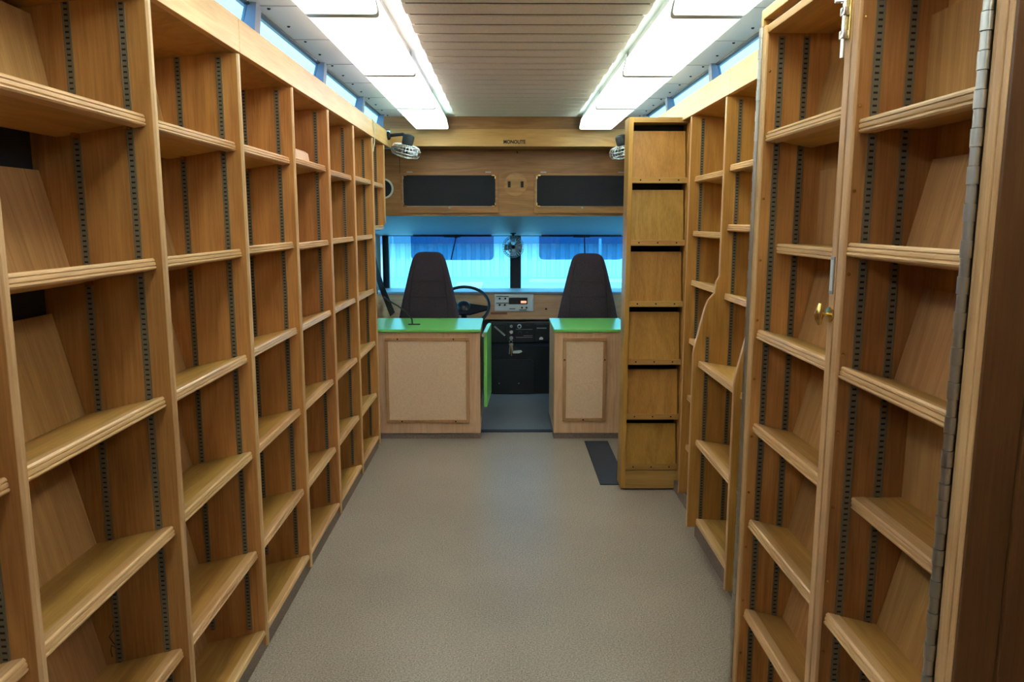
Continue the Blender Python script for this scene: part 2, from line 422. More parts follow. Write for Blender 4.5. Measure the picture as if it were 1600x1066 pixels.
# wooden block lying on the top shelf of the fifth bay
bk = MB().prism([(-.03, 0), (.03, 0), (.03, .038), (.018, .05), (-.03, .05)], 'y', -.16, .14)
o = bk.build('wooden_block', 'pale', None, (-.895, 3.37, 1.7485), rot=(0, R(-9.5), 0))
tag(o, 'short pinkish wooden block lying on a top shelf of the left bookcase', 'wooden block')
# cream cable looped over the left fascia
cab = MB().tube([(-.838, 5.02, 2.124), (-.826, 5.03, 2.128), (-.8235, 5.04, 2.09), (-.8235, 5.03, 2.03), (-.824, 5.01, 1.98), (-.828, 4.985, 1.93)], .0028, 6)
cab.tube([(-.838, 4.96, 2.124), (-.826, 4.97, 2.128), (-.8235, 4.985, 2.09), (-.8235, 5.0, 2.06), (-.824, 5.03, 2.04)], .0028, 6)
tag(cab.build('cable', 'cream', smooth=True), 'thin cream cable looped over the far end of the left fascia board', 'cable')

# ------------------------------------------------------------------ right wall bookcase
R0 = (1.08, 3.0, 0)
rb = thing('wall_bookcase', R0, 'honey oak wall bookcase on the right with bulging dividers and deep lower shelves', 'bookcase')
YR = [3.95, 3.335, 2.72, 2.245]
def RP(m, name, mat): return m.build(name, mat, rb, (-R0[0], -R0[1], 0))
def profile_right(xf, deep):
    if deep:
        f = [(.930, 2.012), (.930, 1.262), (.916, 1.236), (.912, 1.19), (.885, 1.158), (.872, 1.125), (.832, .948), (.828, .92), (.828, .125)]
    else:
        f = [(.930, 2.012), (.930, .06)]
    return f + [(1.215, f[-1][1]), (1.215, 2.012)]
for j, y in enumerate(YR):
    deep = j > 0
    pr = profile_right(0, deep)
    d = MB().prism([(x-R0[0], z) for x, z in pr], 'y', -.010, .010).build('divider', 'honey', rb, (0, y-R0[1], 0))
    # pale edge band following the outline
    f = pr[:-2]
    m = MB()
    for (a, b) in zip(f, f[1:]):
        v = Vector((b[0]-a[0], b[1]-a[1])); n = Vector((v.y, -v.x)).normalized() * .003
        if n.x > 0: n = -n
        a2, b2 = (a[0]-R0[0], a[1]), (b[0]-R0[0], b[1])
        m.prism([a2, b2, (b2[0]+n.x, b2[1]+n.y), (a2[0]+n.x, a2[1]+n.y)], 'y', -.009, .009)
    m.build('edge_strip', 'edge_z', d)
    add_strips(d, (.985-R0[0], 1.11-R0[0]), .020, strip_full if not deep else strip_full)
    if deep:
        s = make_strip(.14, 1.0).build('pilaster_strip', 'strip', d, (.885-R0[0], -.010, 0)); s['label'] = 'dark bronze slotted metal strip'
for j in range(3):
    ya, yb = YR[j+1], YR[j]; ym = (ya+yb)/2 - R0[1]; Lr = yb-ya-.023
    if j == 0: zz = [(1.72, .955), (1.45, .955), (1.20, .955), (.90, .955), (.60, .955), (.33, .955)]
    else: zz = [(1.735, .953), (1.485, .953), (1.19, .953), (.892, .850), (.535, .852), (.165, .866)]
    for k, (z, xf) in enumerate(zz):
        dp = 1.205 - xf - .035 if z < .895 and j else .20
        o = make_shelf(Lr, dp, .24 if (j == 0 or k < 3) else .2, -1, ('honey_y', 'edge_y', 'honey'), parent=rb, rest=not (j and k > 2))
        o.location = (xf-R0[0], ym, z); o.rotation_euler = (0, R(9 if k < 5 else 3), 0)
RP(MB().box(.950, 1.215, 3.96, 5.0, 0.0, .06), 'plinth', 'kick')
RP(MB().box(.950, .962, 3.53, 3.96, 0, .06), 'toe_kick', 'kick')
RP(MB().box(.912, .926, 2.25, 3.52, 0, .118), 'toe_kick', 'kick')
RP(MB().prism([(.945, 2.021), (.945, 2.039), (1.215, 2.01), (1.215, 1.99)], 'y', 1.2, 4.4), 'top_board', 'honey')
for a, b in ((1.0, 3.298), (3.301, 5.79)):
    RP(MB().box(.928, .950, a, b, 2.018, 2.122, .0015), 'fascia_board', 'fascia')
RP(MB().box(1.205, 1.215, 1.2, 5.0, .06, 2.0), 'back_panel', 'honey')
RP(MB().box(.93, 1.205, 4.38, 4.40, .0, 2.012), 'end_panel', 'honey')

# ------------------------------------------------------------------ piano hinge
def hinge(z0, z1, rad=.0075, n=None, step=.027):
    m = MB(); n = int((z1-z0)/step); st = (z1-z0)/n
    for i in range(n):
        a = z0+i*st
        m.cyl((0, 0, a+.0007), (0, 0, a+st-.0007), rad*(1 if i % 2 else .86), 12)
        if i % 2: m.box(-.001, .001, 0, .016, a+.0006, a+st-.0006)
        else: m.box(0, .012, -.001, .001, a+.0006, a+st-.0006)
    m.cyl((0, 0, z0), (0, 0, z1), rad*.6, 10)
    return m
# ------------------------------------------------------------------ two hinged leaves of shelving, right foreground
def leaf(name, label, y0, y1, shelves, far_hinge, hy, ztop=2.018):
    o0 = (.79, (y0+y1)/2, 0); h = (y1-y0)/2
    t = thing(name, o0, label, 'folding bookcase', 'hinged shelving leaves closed side by side')
    xf, xb = .705-o0[0], .885-o0[0]
    for s in (-1, 1):
        pw = .022 if (s > 0 or far_hinge) else .012
        a, b = sorted((s*h, s*(h-pw)))
        d = MB().box(xf+.002, xb, a, b, .05, ztop).build('side_panel', 'side', t)
        stile_w = .026 if pw > .02 else .012
        e0, e1 = sorted((s*h, s*(h-stile_w)))
        MB().box(xf-.004, xf+.004, e0, e1, .05, ztop, .0022).build('edge_strip', 'edge_z', d)
        yi = s*(h-pw)
        for x in (.745-o0[0], .812-o0[0]):
            c = dup(strip_leaf, d, (x, yi, 0))
            if s < 0: c.rotation_euler = (0, 0, math.pi)
    MB().box(xf, xb, -h, h, ztop-.020, ztop, .002).build('top_panel', 'honey_y', t)
    MB().box(xf, xb, -h+.02, h-.02, .05, .07).build('bottom_panel', 'honey_y', t)
    MB().box(xb-.006, xb, -h+.02, h-.02, .07, ztop-.02).build('back_panel', 'side', t)
    L = 2*h-.048
    for (z, xs, tilt) in shelves:
        dp = .118 if tilt else .13
        if xs > .74: dp -= .02
        o = make_shelf(L, dp, .20, -1, ('shelf', 'edge_y', 'rest'), parent=t)
        o.location = (xs-o0[0], 0, z); o.rotation_euler = (0, R(tilt), 0)
        MB().box(.02, .03, h-.040, h-.024, -.030, -.019).build('shelf_clip', 'brass', o)
    hg = hinge(.05, ztop, .0075 if far_hinge else .0095).build('piano_hinge', 'steel', t, (xf-.006, hy-o0[1], 0), smooth=True)
    hg['label'] = 'long steel piano hinge'
    sw0 = None
    for z in [.2+.17*i for i in range(11)]:
        if sw0 is None:
            sw0 = MB().lathe([(.004, 0), (.0035, .0015), (.001, .002)], Matrix.Rotation(R(90), 4, 'X'), 8).build('screw', 'brass', t, (xf+.012, h-.022, z))
        else: dup(sw0, t, (xf+.012, h-.022, z))
    return t, o0
strip_leaf = make_strip(.08, 1.99).build('pilaster_strip', 'strip'); strip_leaf['label'] = 'dark bronze slotted metal strip'
lfA, oA = leaf('folding_bookcase', 'tall hinged oak shelving leaf with steel hinge on its far side, six shelves', 1.632, 2.19,
    [(1.742, .718, 12), (1.437, .760, 0), (1.195, .720, 12), (.922, .722, 14), (.628, .724, 14), (.345, .724, 14)], True, 2.195)
lfB, oB = leaf('folding_bookcase', 'nearest hinged oak shelving leaf, steel hinge on its near side, wide shelves', 1.174, 1.626,
    [(1.703, .716, 0), (1.456, .712, 13), (1.196, .714, 14), (.905, .755, 0), (.636, .718, 14), (.36, .718, 14)], False, 1.168)
# barrel bolt, turn knob and label holder on the leaf's stile
lx, ly = .701-oA[0], 1.645-oA[1]
bb = MB().box(lx-.004, lx, ly-.011, ly+.011, 1.865, 1.975, .001).build('barrel_bolt', 'brass', lfA)
m = MB().cyl((lx-.010, ly, 1.83), (lx-.010, ly, 1.99), .0045, 10)
for z in (1.875, 1.92, 1.962): m.box(lx-.016, lx-.003, ly-.009, ly+.009, z-.008, z+.008, .002)
m.cyl((lx-.010, ly, 1.94), (lx-.030, ly+.004, 1.94), .003, 8)
m.build('bolt', 'chrome', bb, smooth=True)
kb = MB().lathe([(.017, 0), (.017, .003), (.012, .004)], Matrix.Translation((lx, ly, 1.30)) @ Matrix.Rotation(R(-90), 4, 'Y'), 20).build('turn_knob', 'brass', lfA, smooth=True)
m = MB().cyl((lx-.003, ly, 1.30), (lx-.020, ly, 1.30), .005, 10)
m.tube([(lx-.022, ly-.001, 1.278), (lx-.024, ly, 1.29), (lx-.024, ly, 1.30), (lx-.024, ly, 1.312), (lx-.022, ly+.001, 1.324)], [.004, .008, .010, .007, .004], 10)
m.build('thumb_piece', 'brass', kb, smooth=True)
lp = MB().box(lx-.0025, lx, ly-.010, ly+.010, 1.345, 1.425, .001).build('label_holder', 'steel', lfA)
MB().box(lx-.0032, lx-.0024, ly-.006, ly+.006, 1.352, 1.418).build('card', 'white', lp)

# fixed oak door frame around the leaves, and the near bulkhead
F0 = (.8, 1.15, 0)
df = thing('door_frame', F0, 'oak door frame post and dark panel at the right edge of the picture', 'door frame')
def FP(m, name, mat, **k): return m.build(name, mat, df, (-F0[0], -F0[1], 0), **k)
m = MB(); m.box(.703, .76, 1.146, 1.158, 0, 2.10, .002); m.box(.699, .76, 1.126, 1.1455, 0, 2.10, .004); m.box(.701, .745, 1.113, 1.1255, 0, 2.10, .003)
FP(m, 'post', 'edge_z')
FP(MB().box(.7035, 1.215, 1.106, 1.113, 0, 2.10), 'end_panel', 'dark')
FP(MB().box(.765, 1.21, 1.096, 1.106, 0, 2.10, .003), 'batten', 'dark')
hd = thing('door_header', (.72, 1.7, 2.05), 'oak header board running above the two hinged shelving leaves', 'door frame')
df = hd; F0 = (.72, 1.7, 2.05)
def FP(m, name, mat, **k): return m.build(name, mat, hd, (-F0[0], -F0[1], -F0[2]), **k)
FP(MB().box(.703, .735, 1.195, 2.215, 2.040, 2.066, .002), 'header', 'honey_y')
FP(MB().box(.703, .735, 2.197, 2.215, 2.022, 2.045, .001), 'header_return', 'honey_y')
FP(MB().box(.735, .93, 1.195, 2.20, 2.05, 2.06), 'soffit', 'honey_y')

# ------------------------------------------------------------------ shallow leaf standing open across the aisle
G0 = (.985, 4.225, 0)
g = thing('folding_bookcase', G0, 'slim honey oak shelving leaf swung open into the aisle, showing its back panels', 'folding bookcase')
def GP(m, name, mat, p=None): 
    return m.build(name, mat, p or g, (-G0[0], -G0[1], 0) if p is None else (0, 0, 0))
x0, x1, ya, yb, zt = .650, .990, 4.15, 4.29, 2.034
GP(MB().box(x0, x0+.024, ya, yb, .012, zt, .002), 'side_panel', 'honey')
GP(MB().box(x1-.024, x1, ya, yb, .012, zt, .002), 'side_panel', 'honey')
GP(MB().box(x0+.024, x1-.024, ya+.001, yb, zt-.026, zt, .001), 'top_panel', 'honey_x')
GP(MB().box(x0+.024, x1-.024, ya+.001, yb, .012, .112, .001), 'bottom_panel', 'honey_x')
GP(MB().box(x0+.02, x1-.02, yb-.008, yb, .03, zt-.02), 'back_panel', 'black')
rails = [.125, .41, .725, 1.045, 1.378, 1.71]
rails = [.135, .425, .735, 1.055, 1.385, 1.715]
for i, z in enumerate(rails):
    top = rails[i+1] if i < 5 else zt-.012
    rl = GP(MB().box(x0+.024, x1-.024, ya+.012, ya+.045, z-.018, z+.012, .001), 'shelf_rail', 'honey_x')
    for dx in (.045, .146, .247):
        sc = MB().lathe([(.0045, 0), (.004, -.0015), (.002, -.002)], Matrix.Translation((x0+.024+dx, ya+.012, z-.002)) @ Matrix.Rotation(R(-90), 4, 'X'), 10)
        sc.build('screw', 'black', rl)
    MB().prism([(ya+.020, z+.010), (ya+.030, z+.010), (ya+.068, top-.052), (ya+.058, top-.052)], 'x', x0+.024, x1-.031).build('back_rest', 'honey', g, (-G0[0], -G0[1], 0))
hg = hinge(.03, zt, .006, step=.03).build('piano_hinge', 'steel', g, (x1+.006-G0[0], yb-.01-G0[1], 0), smooth=True)

# ------------------------------------------------------------------ ceiling: ribbed panel and lights
V0 = (.075, 3.0, CZ)
vt = thing('ribbed_ceiling_panel', V0, 'cream ribbed metal panel of cross slats down the middle of the ceiling', 'ceiling panel')
pitch = .137; zb = 2.196; y = -.9; m = MB()
while y < 5.40:
    m.prism([(y-V0[1], zb+.003-CZ), (y+.006-V0[1], zb-CZ), (y+.098-V0[1], zb-.003-CZ), (y+.104-V0[1], zb-CZ), (y+.104-V0[1], zb+.022-CZ), (y-V0[1], zb+.022-CZ)], 'x', -.332-V0[0]-.004*(int(y*7.3) % 2), .482-V0[0]+.004*(int(y*7.3) % 2))
    y += pitch
m.build('ribbed_sheet', 'slat', vt)
MB().box(-.325-V0[0], .475-V0[0], -.9-V0[1], 5.43-V0[1], zb+.0045-CZ, zb+.030-CZ).build('shade_backing', 'black', vt)  # black sheet stands in for the deep shade between the slats
for xx in (-.348, .482):
    MB().box(xx-V0[0], xx+.016-V0[0], -.9-V0[1], 5.44-V0[1], -.018, 0).build('side_rail', 'white', vt)
LW = .232
tints_l = [(.93, 1, .93, 1), (.93, 1, .93, 1), (.72, 1, .84, 1), (1, .80, .72, 1), (.90, .88, 1, 1), (.66, 1, .90, 1)]
tints_r = [(.93, 1, .93, 1), (.90, 1, .90, 1), (.80, 1, .84, 1), (.80, 1, .80, 1), (.80, 1, .82, 1), (.68, 1, .92, 1)]
tubemat = emit('lit_tube', (1, .95, .90, 1), TUBE)
names_l = ['', '', 'greenish white', 'pinkish white', 'bluish white', 'pale aqua']
ordn = ['behind', 'over the camera', 'nearest', 'second', 'third', 'farthest']
def light(x, yfar, tint, label, lensmat):
    t = thing('ceiling_light', (x, yfar-.5, CZ), label, 'ceiling light', 'fluorescent ceiling lights')
    MB().box(-LW/2+.02, LW/2-.02, -.49, .49, -.035, 0).build('housing', 'white', t)
    w = LW/2; m = MB()
    # open tray lens: flat bottom, raised sides, white end caps and rim beads
    pr = [(-w+.012, -.034), (-w, -.090)] + arc(-w+.010, -.098, .010, 180, 270, 4) + arc(w-.010, -.098, .010, 270, 360, 4) + [(w, -.090), (w-.012, -.034)]
    inner = [(px*(1-.003/w), pz+.0025 if pz < -.05 else pz) for px, pz in pr]
    m.prism(pr + inner[::-1], 'y', -.492, .492)
    m.build('diffuser', lensmat, t, smooth=False)
    for a, b in ((-.5, -.492), (.492, .5)):
        MB().prism(pr, 'y', a, b).build('end_cap', 'white', t)
    c = MB().cyl((.022, -.46, -.052), (.022, .46, -.052), .013, 12).build('tube', tubemat, t)
    return t
for k in range(-1, 5):  # first two pairs are out of view, added to light the near end
    yf = 2.57 - 1.03*1 + 1.03*(k)
    i = k+1
    ml = lens('lens_left_%d' % i, tints_l[i], LAMP); mr = lens('lens_right_%d' % i, tints_r[i], LAMP)
    pos = ['added unseen rearmost', 'added unseen second rearmost', 'nearest', 'second', 'third', 'farthest'][i]
    light(-.518, yf, None, '%s fluorescent ceiling light of the left row, %s lens' % (pos, ['white', 'white', 'pale green', 'pinkish', 'bluish', 'pale aqua'][i]), ml)
    light(.648, yf, None, '%s fluorescent ceiling light of the right row, above the right bookcases' % pos, mr)

# ------------------------------------------------------------------ cross beam with lettering
bm_ = struct(MB().box(-.835, .935, 5.78, 5.80, 2.035, 2.158, .002).build('trim_2', 'beam'))
MB().box(-.90, 1.04, 5.82, 5.835, 2.15, CZ).build('upper_board', 'over', bm_)
MB().box(-.835, .935, 5.80, 6.05, 2.037, 2.050).build('soffit_board', 'over', bm_)
tx = bpy.data.curves.new('lettering', 'FONT'); tx.body = 'MONOLITE'; tx.size = 1; tx.extrude = .015; tx.offset = .032; tx.resolution_u = 4
tx.align_x = 'CENTER'; tx.align_y = 'CENTER'
to = bpy.data.objects.new('lettering_source', tx); C.objects.link(to)
bpy.context.view_layer.update()
me = bpy.data.meshes.new_from_object(to.evaluated_get(bpy.context.evaluated_depsgraph_get()))
bpy.data.objects.remove(to)
me.materials.clear(); me.materials.append(M['text'])
lt = bpy.data.objects.new('lettering', me); C.objects.link(lt); lt.parent = bm_
lt.location = (.070, 5.7785, 2.066); lt.rotation_euler = (R(90), 0, 0); lt.scale = (.032, .037, .037)
lt['label'] = 'black lettering MONOLITE'

# ------------------------------------------------------------------ overhead cabinet above the windshield
O0 = (.065, 6.05, 1.53)
oc = thing('overhead_cabinet', O0, 'wide oak overhead cabinet with two black cloth doors above the windshield', 'cabinet')
PY = 6.05
def OP(m, name, mat, parent=oc, **k):
    o = m.build(name, mat, parent, (-O0[0], -O0[1], -O0[2]) if parent == oc else (0, 0, 0), **k); return o
OP(MB().box(XLW, XRW, PY, PY+.02, 1.535, 2.04), 'face_panel', 'over')
OP(MB().box(XLW, XRW, PY+.02, 6.5, 1.535, 1.555), 'bottom_panel', 'over')
def py2z(y, Yd): return 1.5 - (y-344.7)*Yd/1205*1.0
for (xa, xb, hx) in ((-.800, -.052, 0), (.225, .965, 0)):
    za, zb2 = 1.556, 1.858
    d = OP(MB().box(xa, xb, PY-.016, PY, za, zb2, .002), 'door', 'over')
    MB().prism(rrect(xa+.022, xb-.022, za+.055, zb2-.016, .01, 3), 'y', PY-.020, PY-.015).build('cloth_panel', 'fabric', d)
    m = MB()
    for (x, z, sx, sz) in ((xa+.018, zb2-.012, 1, -1), (xb-.018, zb2-.012, -1, -1), (xa+.018, za+.05, 1, 1), (xb-.018, za+.05, -1, 1)):
        a, b = sorted((x, x+sx*.03)); c, e = sorted((z, z+sz*.03))
        zz = sorted((z, z+sz*.008)); xx = sorted((x, x+sx*.008))
        b1 = MB().box(a, b, PY-.0225, PY-.0195, zz[0], zz[1]); b1.box(xx[0], xx[1], PY-.0225, PY-.0195, c, e)
        b1.build('corner_bracket', 'brass', d)
    MB().box(xa+.016, xa+.019, PY-.021, PY-.016, za+.05, zb2-.014).box(xa+.018, xb-.018, PY-.021, PY-.016, za+.050, za+.053).build('wire_edge', 'steel', d)
    for x in (xa+.07, xb-.075):
        MB().box(x-.022, x+.022, PY-.018, PY-.014, zb2+.004, zb2+.012, .001).build('hinge', 'steel', d)
    MB().lathe([(.009, 0), (.008, -.004), (.004, -.006)], Matrix.Translation(((xa+xb)/2, PY-.016, za+.042)) @ Matrix.Rotation(R(-90), 4, 'X'), 12).build('latch', 'steel', d)
rc = OP(MB().lathe([(.088, 0), (.087, .003), (.08, .004)], Matrix.Translation((.083, PY, 1.775)) @ Matrix.Rotation(R(90), 4, 'X'), 32), 'round_cover', 'over')
for x in (.033, .133):
    MB().box(x-.011, x+.011, PY-.0065, PY-.003, 1.752, 1.798, .002).build('switch', 'black', rc)
MB().lathe([(.005, 0), (.003, .003)], Matrix.Translation((.083, PY-.004, 1.842)) @ Matrix.Rotation(R(90), 4, 'X'), 10).build('screw', 'chrome', rc)
sp = OP(MB().lathe([(.078, 0), (.078, .008), (.070, .012)], Matrix.Translation((-.935, PY, 1.742)) @ Matrix.Rotation(R(90), 4, 'X'), 32), 'speaker', 'white')
MB().lathe([(.066, .010), (.064, .014), (.0, .0141)], Matrix.Translation((-.935, PY, 1.742)) @ Matrix.Rotation(R(90), 4, 'X'), 32).build('speaker_grille', 'fabric', sp)
OP(MB().lathe([(.006, 0), (.005, .002)], Matrix.Translation((.095, PY, 2.025-.01)) @ Matrix.Rotation(R(90), 4, 'X'), 10), 'sensor', 'black')
OP(MB().box(-.806, -.803, PY-.0012, PY, 1.86, 2.035), 'seam', 'black')

# headliner curving down to the windshield
hl = [(6.06, 1.535), (6.2, 1.50), (6.4, 1.455), (6.6, 1.415), (6.8, 1.385), (7.0, 1.368), (7.10, 1.365), (7.12, 1.40), (7.12, 1.56), (6.06, 1.56)]
struct(MB().prism(hl, 'x', XLW, XRW).build('trim_3', 'head', smooth=True))
struct(MB().box(XLW, XRW, 6.5, YF+.03, 1.56, 1.62).box(XLW, XRW, 5.96, 6.5, 2.05, 2.07).build('ceiling_cab', 'head'))

# ------------------------------------------------------------------ windshield and front wall
fw_ = struct(MB().box(XLW, XRW, YF, YF+.04, -.1, .845).build('wall_front', 'grey'))
wn = MB(); wn.box(XLW+.02, -1.06, YF-.03, YF+.03, .84, 1.40, .01); wn.box(1.14, XRW, YF-.03, YF+.03, .84, 1.40, .01)
wn.box(XLW, XRW, YF-.02, YF+.03, .84, .862, .004); wn.box(XLW, XRW, YF-.02, YF+.03, 1.358, 1.40, .004)
wf = struct(wn.build('window_20', 'blackg'))
MB().box(.047, .148, YF-.04, YF+.02, .86, 1.36, .012).build('centre_pillar', 'blackg', wf)
MB().box(-1.06, .047, YF-.003, YF+.003, .86, 1.36).build('pane', 'glass', wf)
MB().box(.148, 1.14, YF-.003, YF+.003, .86, 1.36).build('pane', 'glass', wf)
for n, xw in ((21, XLW-.015), (22, XRW+.015)):
    f = MB(); f.box(xw-.02, xw+.02, 6.0, 6.88, .84, .865); f.box(xw-.02, xw+.02, 6.0, 6.88, 1.375, 1.40)
    f.box(xw-.02, xw+.02, 6.80, 6.88, .84, 1.40); f.box(xw-.02, xw+.02, 6.42, 6.45, .84, 1.4); f.box(xw-.02, xw+.02, 6.0, 6.04, .84, 1.4)
    fo = struct(f.build('window_%d' % n, 'blackg'))
    MB().box(xw-.003, xw+.003, 6.02, 6.86, .85, 1.39).build('pane', 'glass', fo)
# ------------------------------------------------------------------ dashboard
D0 = (.065, 6.85, .64)
ds = thing('dashboard', D0, 'oak faced dashboard with grey top ledge below the windshield', 'dashboard')
def DP(m, name, mat, parent=None, **k):
    return m.build(name, mat, parent or ds, (-D0[0], -D0[1], -D0[2]) if parent is None else (0, 0, 0), **k)
DP(MB().box(XLW+.01, XRW-.01, 6.70, 7.09, .866, .886, .004), 'top_ledge', 'grey')
DP(MB().box(XLW+.01, XRW-.01, 6.715, 6.735, .642, .866, .002), 'face_panel', 'pale_x')
DP(MB().box(-.125, .02, 6.708, 6.7155, .688, .706, .001), 'sticker', 'red')
for x in (-.18, .36): DP(MB().lathe([(.009, 0), (.009, .004), (.006, .006)], Matrix.Translation((x, 6.7155, .735)) @ Matrix.Rotation(R(90), 4, 'X'), 14), 'knob', 'black')
ra = thing('radio_panel', (.079, 6.708, .79), 'white radio and switch panel with orange readout in the dashboard', 'radio')
m = MB().box(-.17, .17, -.006, .006, -.074, .074, .004).build('faceplate', 'white', ra)
dsp = MB().box(-.045, .118, -.010, -.005, -.012, .046, .002).build('display', 'blackg', ra)
MB().box(.060, .108, -.0115, -.0098, -.002, .018).build('readout', 'orange', dsp)
for (x, z) in ((-.125, .038), (-.075, .038), (-.125, -.018), (-.080, -.018), (.070, -.042), (.11, -.042)):
    MB().lathe([(.009, 0), (.008, .008), (.005, .009)], Matrix.Translation((x, -.005, z)) @ Matrix.Rotation(R(90), 4, 'X'), 14).build('knob', 'black', ra)
for (a, b, z) in ((-.155, -.045, .055), (-.155, -.045, -.002), (-.04, .012, -.052), (.045, .11, -.062)):
    MB().box(a, b, -.0072, -.0055, z-.003, z+.003).build('scale_mark', 'black', ra)
# black switch box and engine cover
sb = thing('switch_box', (.14, 6.62, .45), 'black switch and heater control box under the dashboard', 'control panel')
MB().box(-.27, .27, -.0, .09, 0, .18, .006).build('body', 'blackg', sb)
MB().box(-.27, -.125, -.008, .004, .012, .168, .006).build('vent_cover', 'cover', sb)
MB().prism([(-.235, .14), (-.225, .15), (-.135, .07), (-.145, .06)], 'y', -.014, -.006).build('lever', 'grey', sb)
cv = MB().box(.115, .245, -.012, .004, .012, .168, .008).build('ash_tray', 'cover', sb)
MB().box(.135, .22, -.014, -.011, .125, .135).build('finger_grip', 'grey', cv)
MB().prism(arc(.175, .035, .018, 20, 160, 6) + [(.157, .03), (.19, .03)], 'y', -.0145, -.011).build('badge', 'white', cv)
for (x, z, r, mt) in ((-.085, .145, .013, 'grey'), (-.085, .095, .017, 'chrome'), (-.015, .145, .018, 'white'), (.055, .145, .012, 'cover'), (-.01, .085, .016, 'cover'), (.05, .085, .010, 'cover')):
    k = MB().lathe([(r, 0), (r, .012), (r*.8, .016)], Matrix.Translation((x, 0, z)) @ Matrix.Rotation(R(90), 4, 'X'), 20).build('knob', mt, sb, smooth=True)
    if mt == 'white': MB().lathe([(r*.6, .016), (r*.55, .019)], Matrix.Translation((x, 0, z)) @ Matrix.Rotation(R(90), 4, 'X'), 16).build('knob_centre', 'black', k)
for (a, b, z) in ((-.045, .10, .118), (-.045, .10, .048), (.02, .10, .062)):
    MB().box(a, b, -.0015, .001, z-.002, z+.002).build('label_line', 'grey', sb)
MB().lathe([(.016, 0), (.016, .008), (.012, .010)], Matrix.Translation((-.085, 0, .042)) @ Matrix.Rotation(R(90), 4, 'X'), 20).build('ignition_lock', 'steel', sb)
ky = thing('key_bunch', (.052, 6.60, .40), 'bunch of metal keys hanging from the ignition below the dashboard', 'keys')
MB().tube([(.0+.014*math.cos(a), -.006, .062+.014*math.sin(a)) for a in [i*math.pi/8 for i in range(16)]], .0022, 6, closed=True).build('key_ring', 'steel', ky)
for k, (dx, l) in enumerate(((-.014, .085), (.006, .10), (.018, .075))):
    b = MB().lathe([(.011, -.0015), (.011, .0015)], Matrix.Translation((dx*.5, -.007-.004*k, .04)) @ Matrix.Rotation(R(90), 4, 'X'), 14)
    b.prism([(dx*.5-.004, .036), (dx*.5+.004, .036), (dx+.003, .04-l), (dx-.004, .04-l)], 'y', -.0085-.004*k, -.0065-.004*k)
    b.build('key', 'brass' if k == 1 else 'steel', ky)
ec = thing('engine_cover', (.14, 6.72, 0), 'black vinyl engine cover box between the seats with raised panel', 'engine cover')
MB().prism([(-.11, 0), (-.125, .425), (-.10, .444), (.36, .446), (.36, 0)], 'x', -.33, .30).build('body', 'cover', ec)
pp = [(-.25, .01)] + [(-.25, .24)] + arc(-.21, .27, .04, 180, 90, 5) + [(.03, .31)] + arc(.07, .27, .04, 90, 0, 5) + [(.11, .01)]
pm = MB(); pm.prism(pp, 'y', -.148, -.10); pm.build('raised_panel', 'cover', ec)
MB().prism([(-.07, .365), (-.065, .385), (.0, .39), (.01, .378), (-.02, .365)], 'y', -.148, -.130).build('badge', 'white', ec)
for x in (-.19, -.02): MB().lathe([(.006, 0), (.004, .004)], Matrix.Translation((x, -.148, .10)) @ Matrix.Rotation(R(90), 4, 'X'), 8).build('screw', 'steel', ec)

# ------------------------------------------------------------------ counters with green tops
def counter(name, label, x0, x1, panel, screws, cut):
    ya, yb = 5.19, 5.78; o0 = ((x0+x1)/2, 5.48, 0)
    t = thing(name, o0, label, 'counter')
    def P(m, n, mat, p=None, **k): return m.build(n, mat, p or t, (-o0[0], -o0[1], 0) if p is None else (0, 0, 0), **k)
    P(MB().box(x0, x1, ya, yb, .042, .750, .002), 'body', 'pale')
    P(MB().box(x0, x1-.0, ya+.012, yb, 0, .042), 'toe_kick', 'kick')
    P(MB().box(x0-.004, x1+.004, ya-.012, yb+.02, .7505, .770, .004), 'countertop', 'green')
    a, b, c, d = panel
    fr = MB()
    w = .022
    fr.box(a-w, b+w, ya-.012, ya, d, d+w, .003); fr.box(a-w, b+w, ya-.012, ya, c-w, c, .003)
    fr.box(a-w, a, ya-.0125, ya, c, d, .003); fr.box(b, b+w, ya-.0125, ya, c, d, .003)
    f = P(fr, 'panel_frame', 'frame')
    P(MB().box(a, b, ya-.005, ya, c, d), 'pin_panel', 'perf')
    for (x, z) in screws:
        MB().lathe([(.006, 0), (.005, .003), (.002, .004)], Matrix.Translation((x, ya-.012, z)) @ Matrix.Rotation(R(90), 4, 'X'), 10).build('screw', 'black', f)
    return t, P
cl_, P1 = counter('counter', 'wide oak counter cabinet with green top and large beige panel, behind the left seat', -.955, -.170,
    (-.795, -.265, .140, .692), [(-.73, .703), (-.35, .703), (-.71, .129), (-.34, .129)], None)
cr_, P2 = counter('counter', 'narrow oak counter cabinet with green top and tall beige panel, right of the gangway', .338, .86,
    (.418, .672, .150, .690), [(.407, .56), (.683, .56), (.54, .139)], None)
MB().box(-.189, -.170, -.302, -.2925, .05, .745).build('corner_post', 'frame', None)
bpy.data.objects.remove(bpy.data.objects['corner_post'])
# folded green flap hanging from the left counter
fl = thing('counter_flap', (-.134, 5.30, .74), 'green drop flap hanging folded down beside the left counter', 'counter flap', rz=R(-2.5))
MB().box(-.012, .012, -.04, .44, -.53, 0, .004).build('flap', 'green', fl)
MB().cyl((-.006, -.02, -.012), (-.006, .42, -.012), .006, 8).build('hinge', 'steel', fl, (-.008, 0, .0))
MB().lathe([(.012, -.006), (.012, .006)], Matrix.Translation((-.012, -.045, -.02)) @ Matrix.Rotation(R(90), 4, 'X'), 14).build('hinge_cap', 'steel', fl)

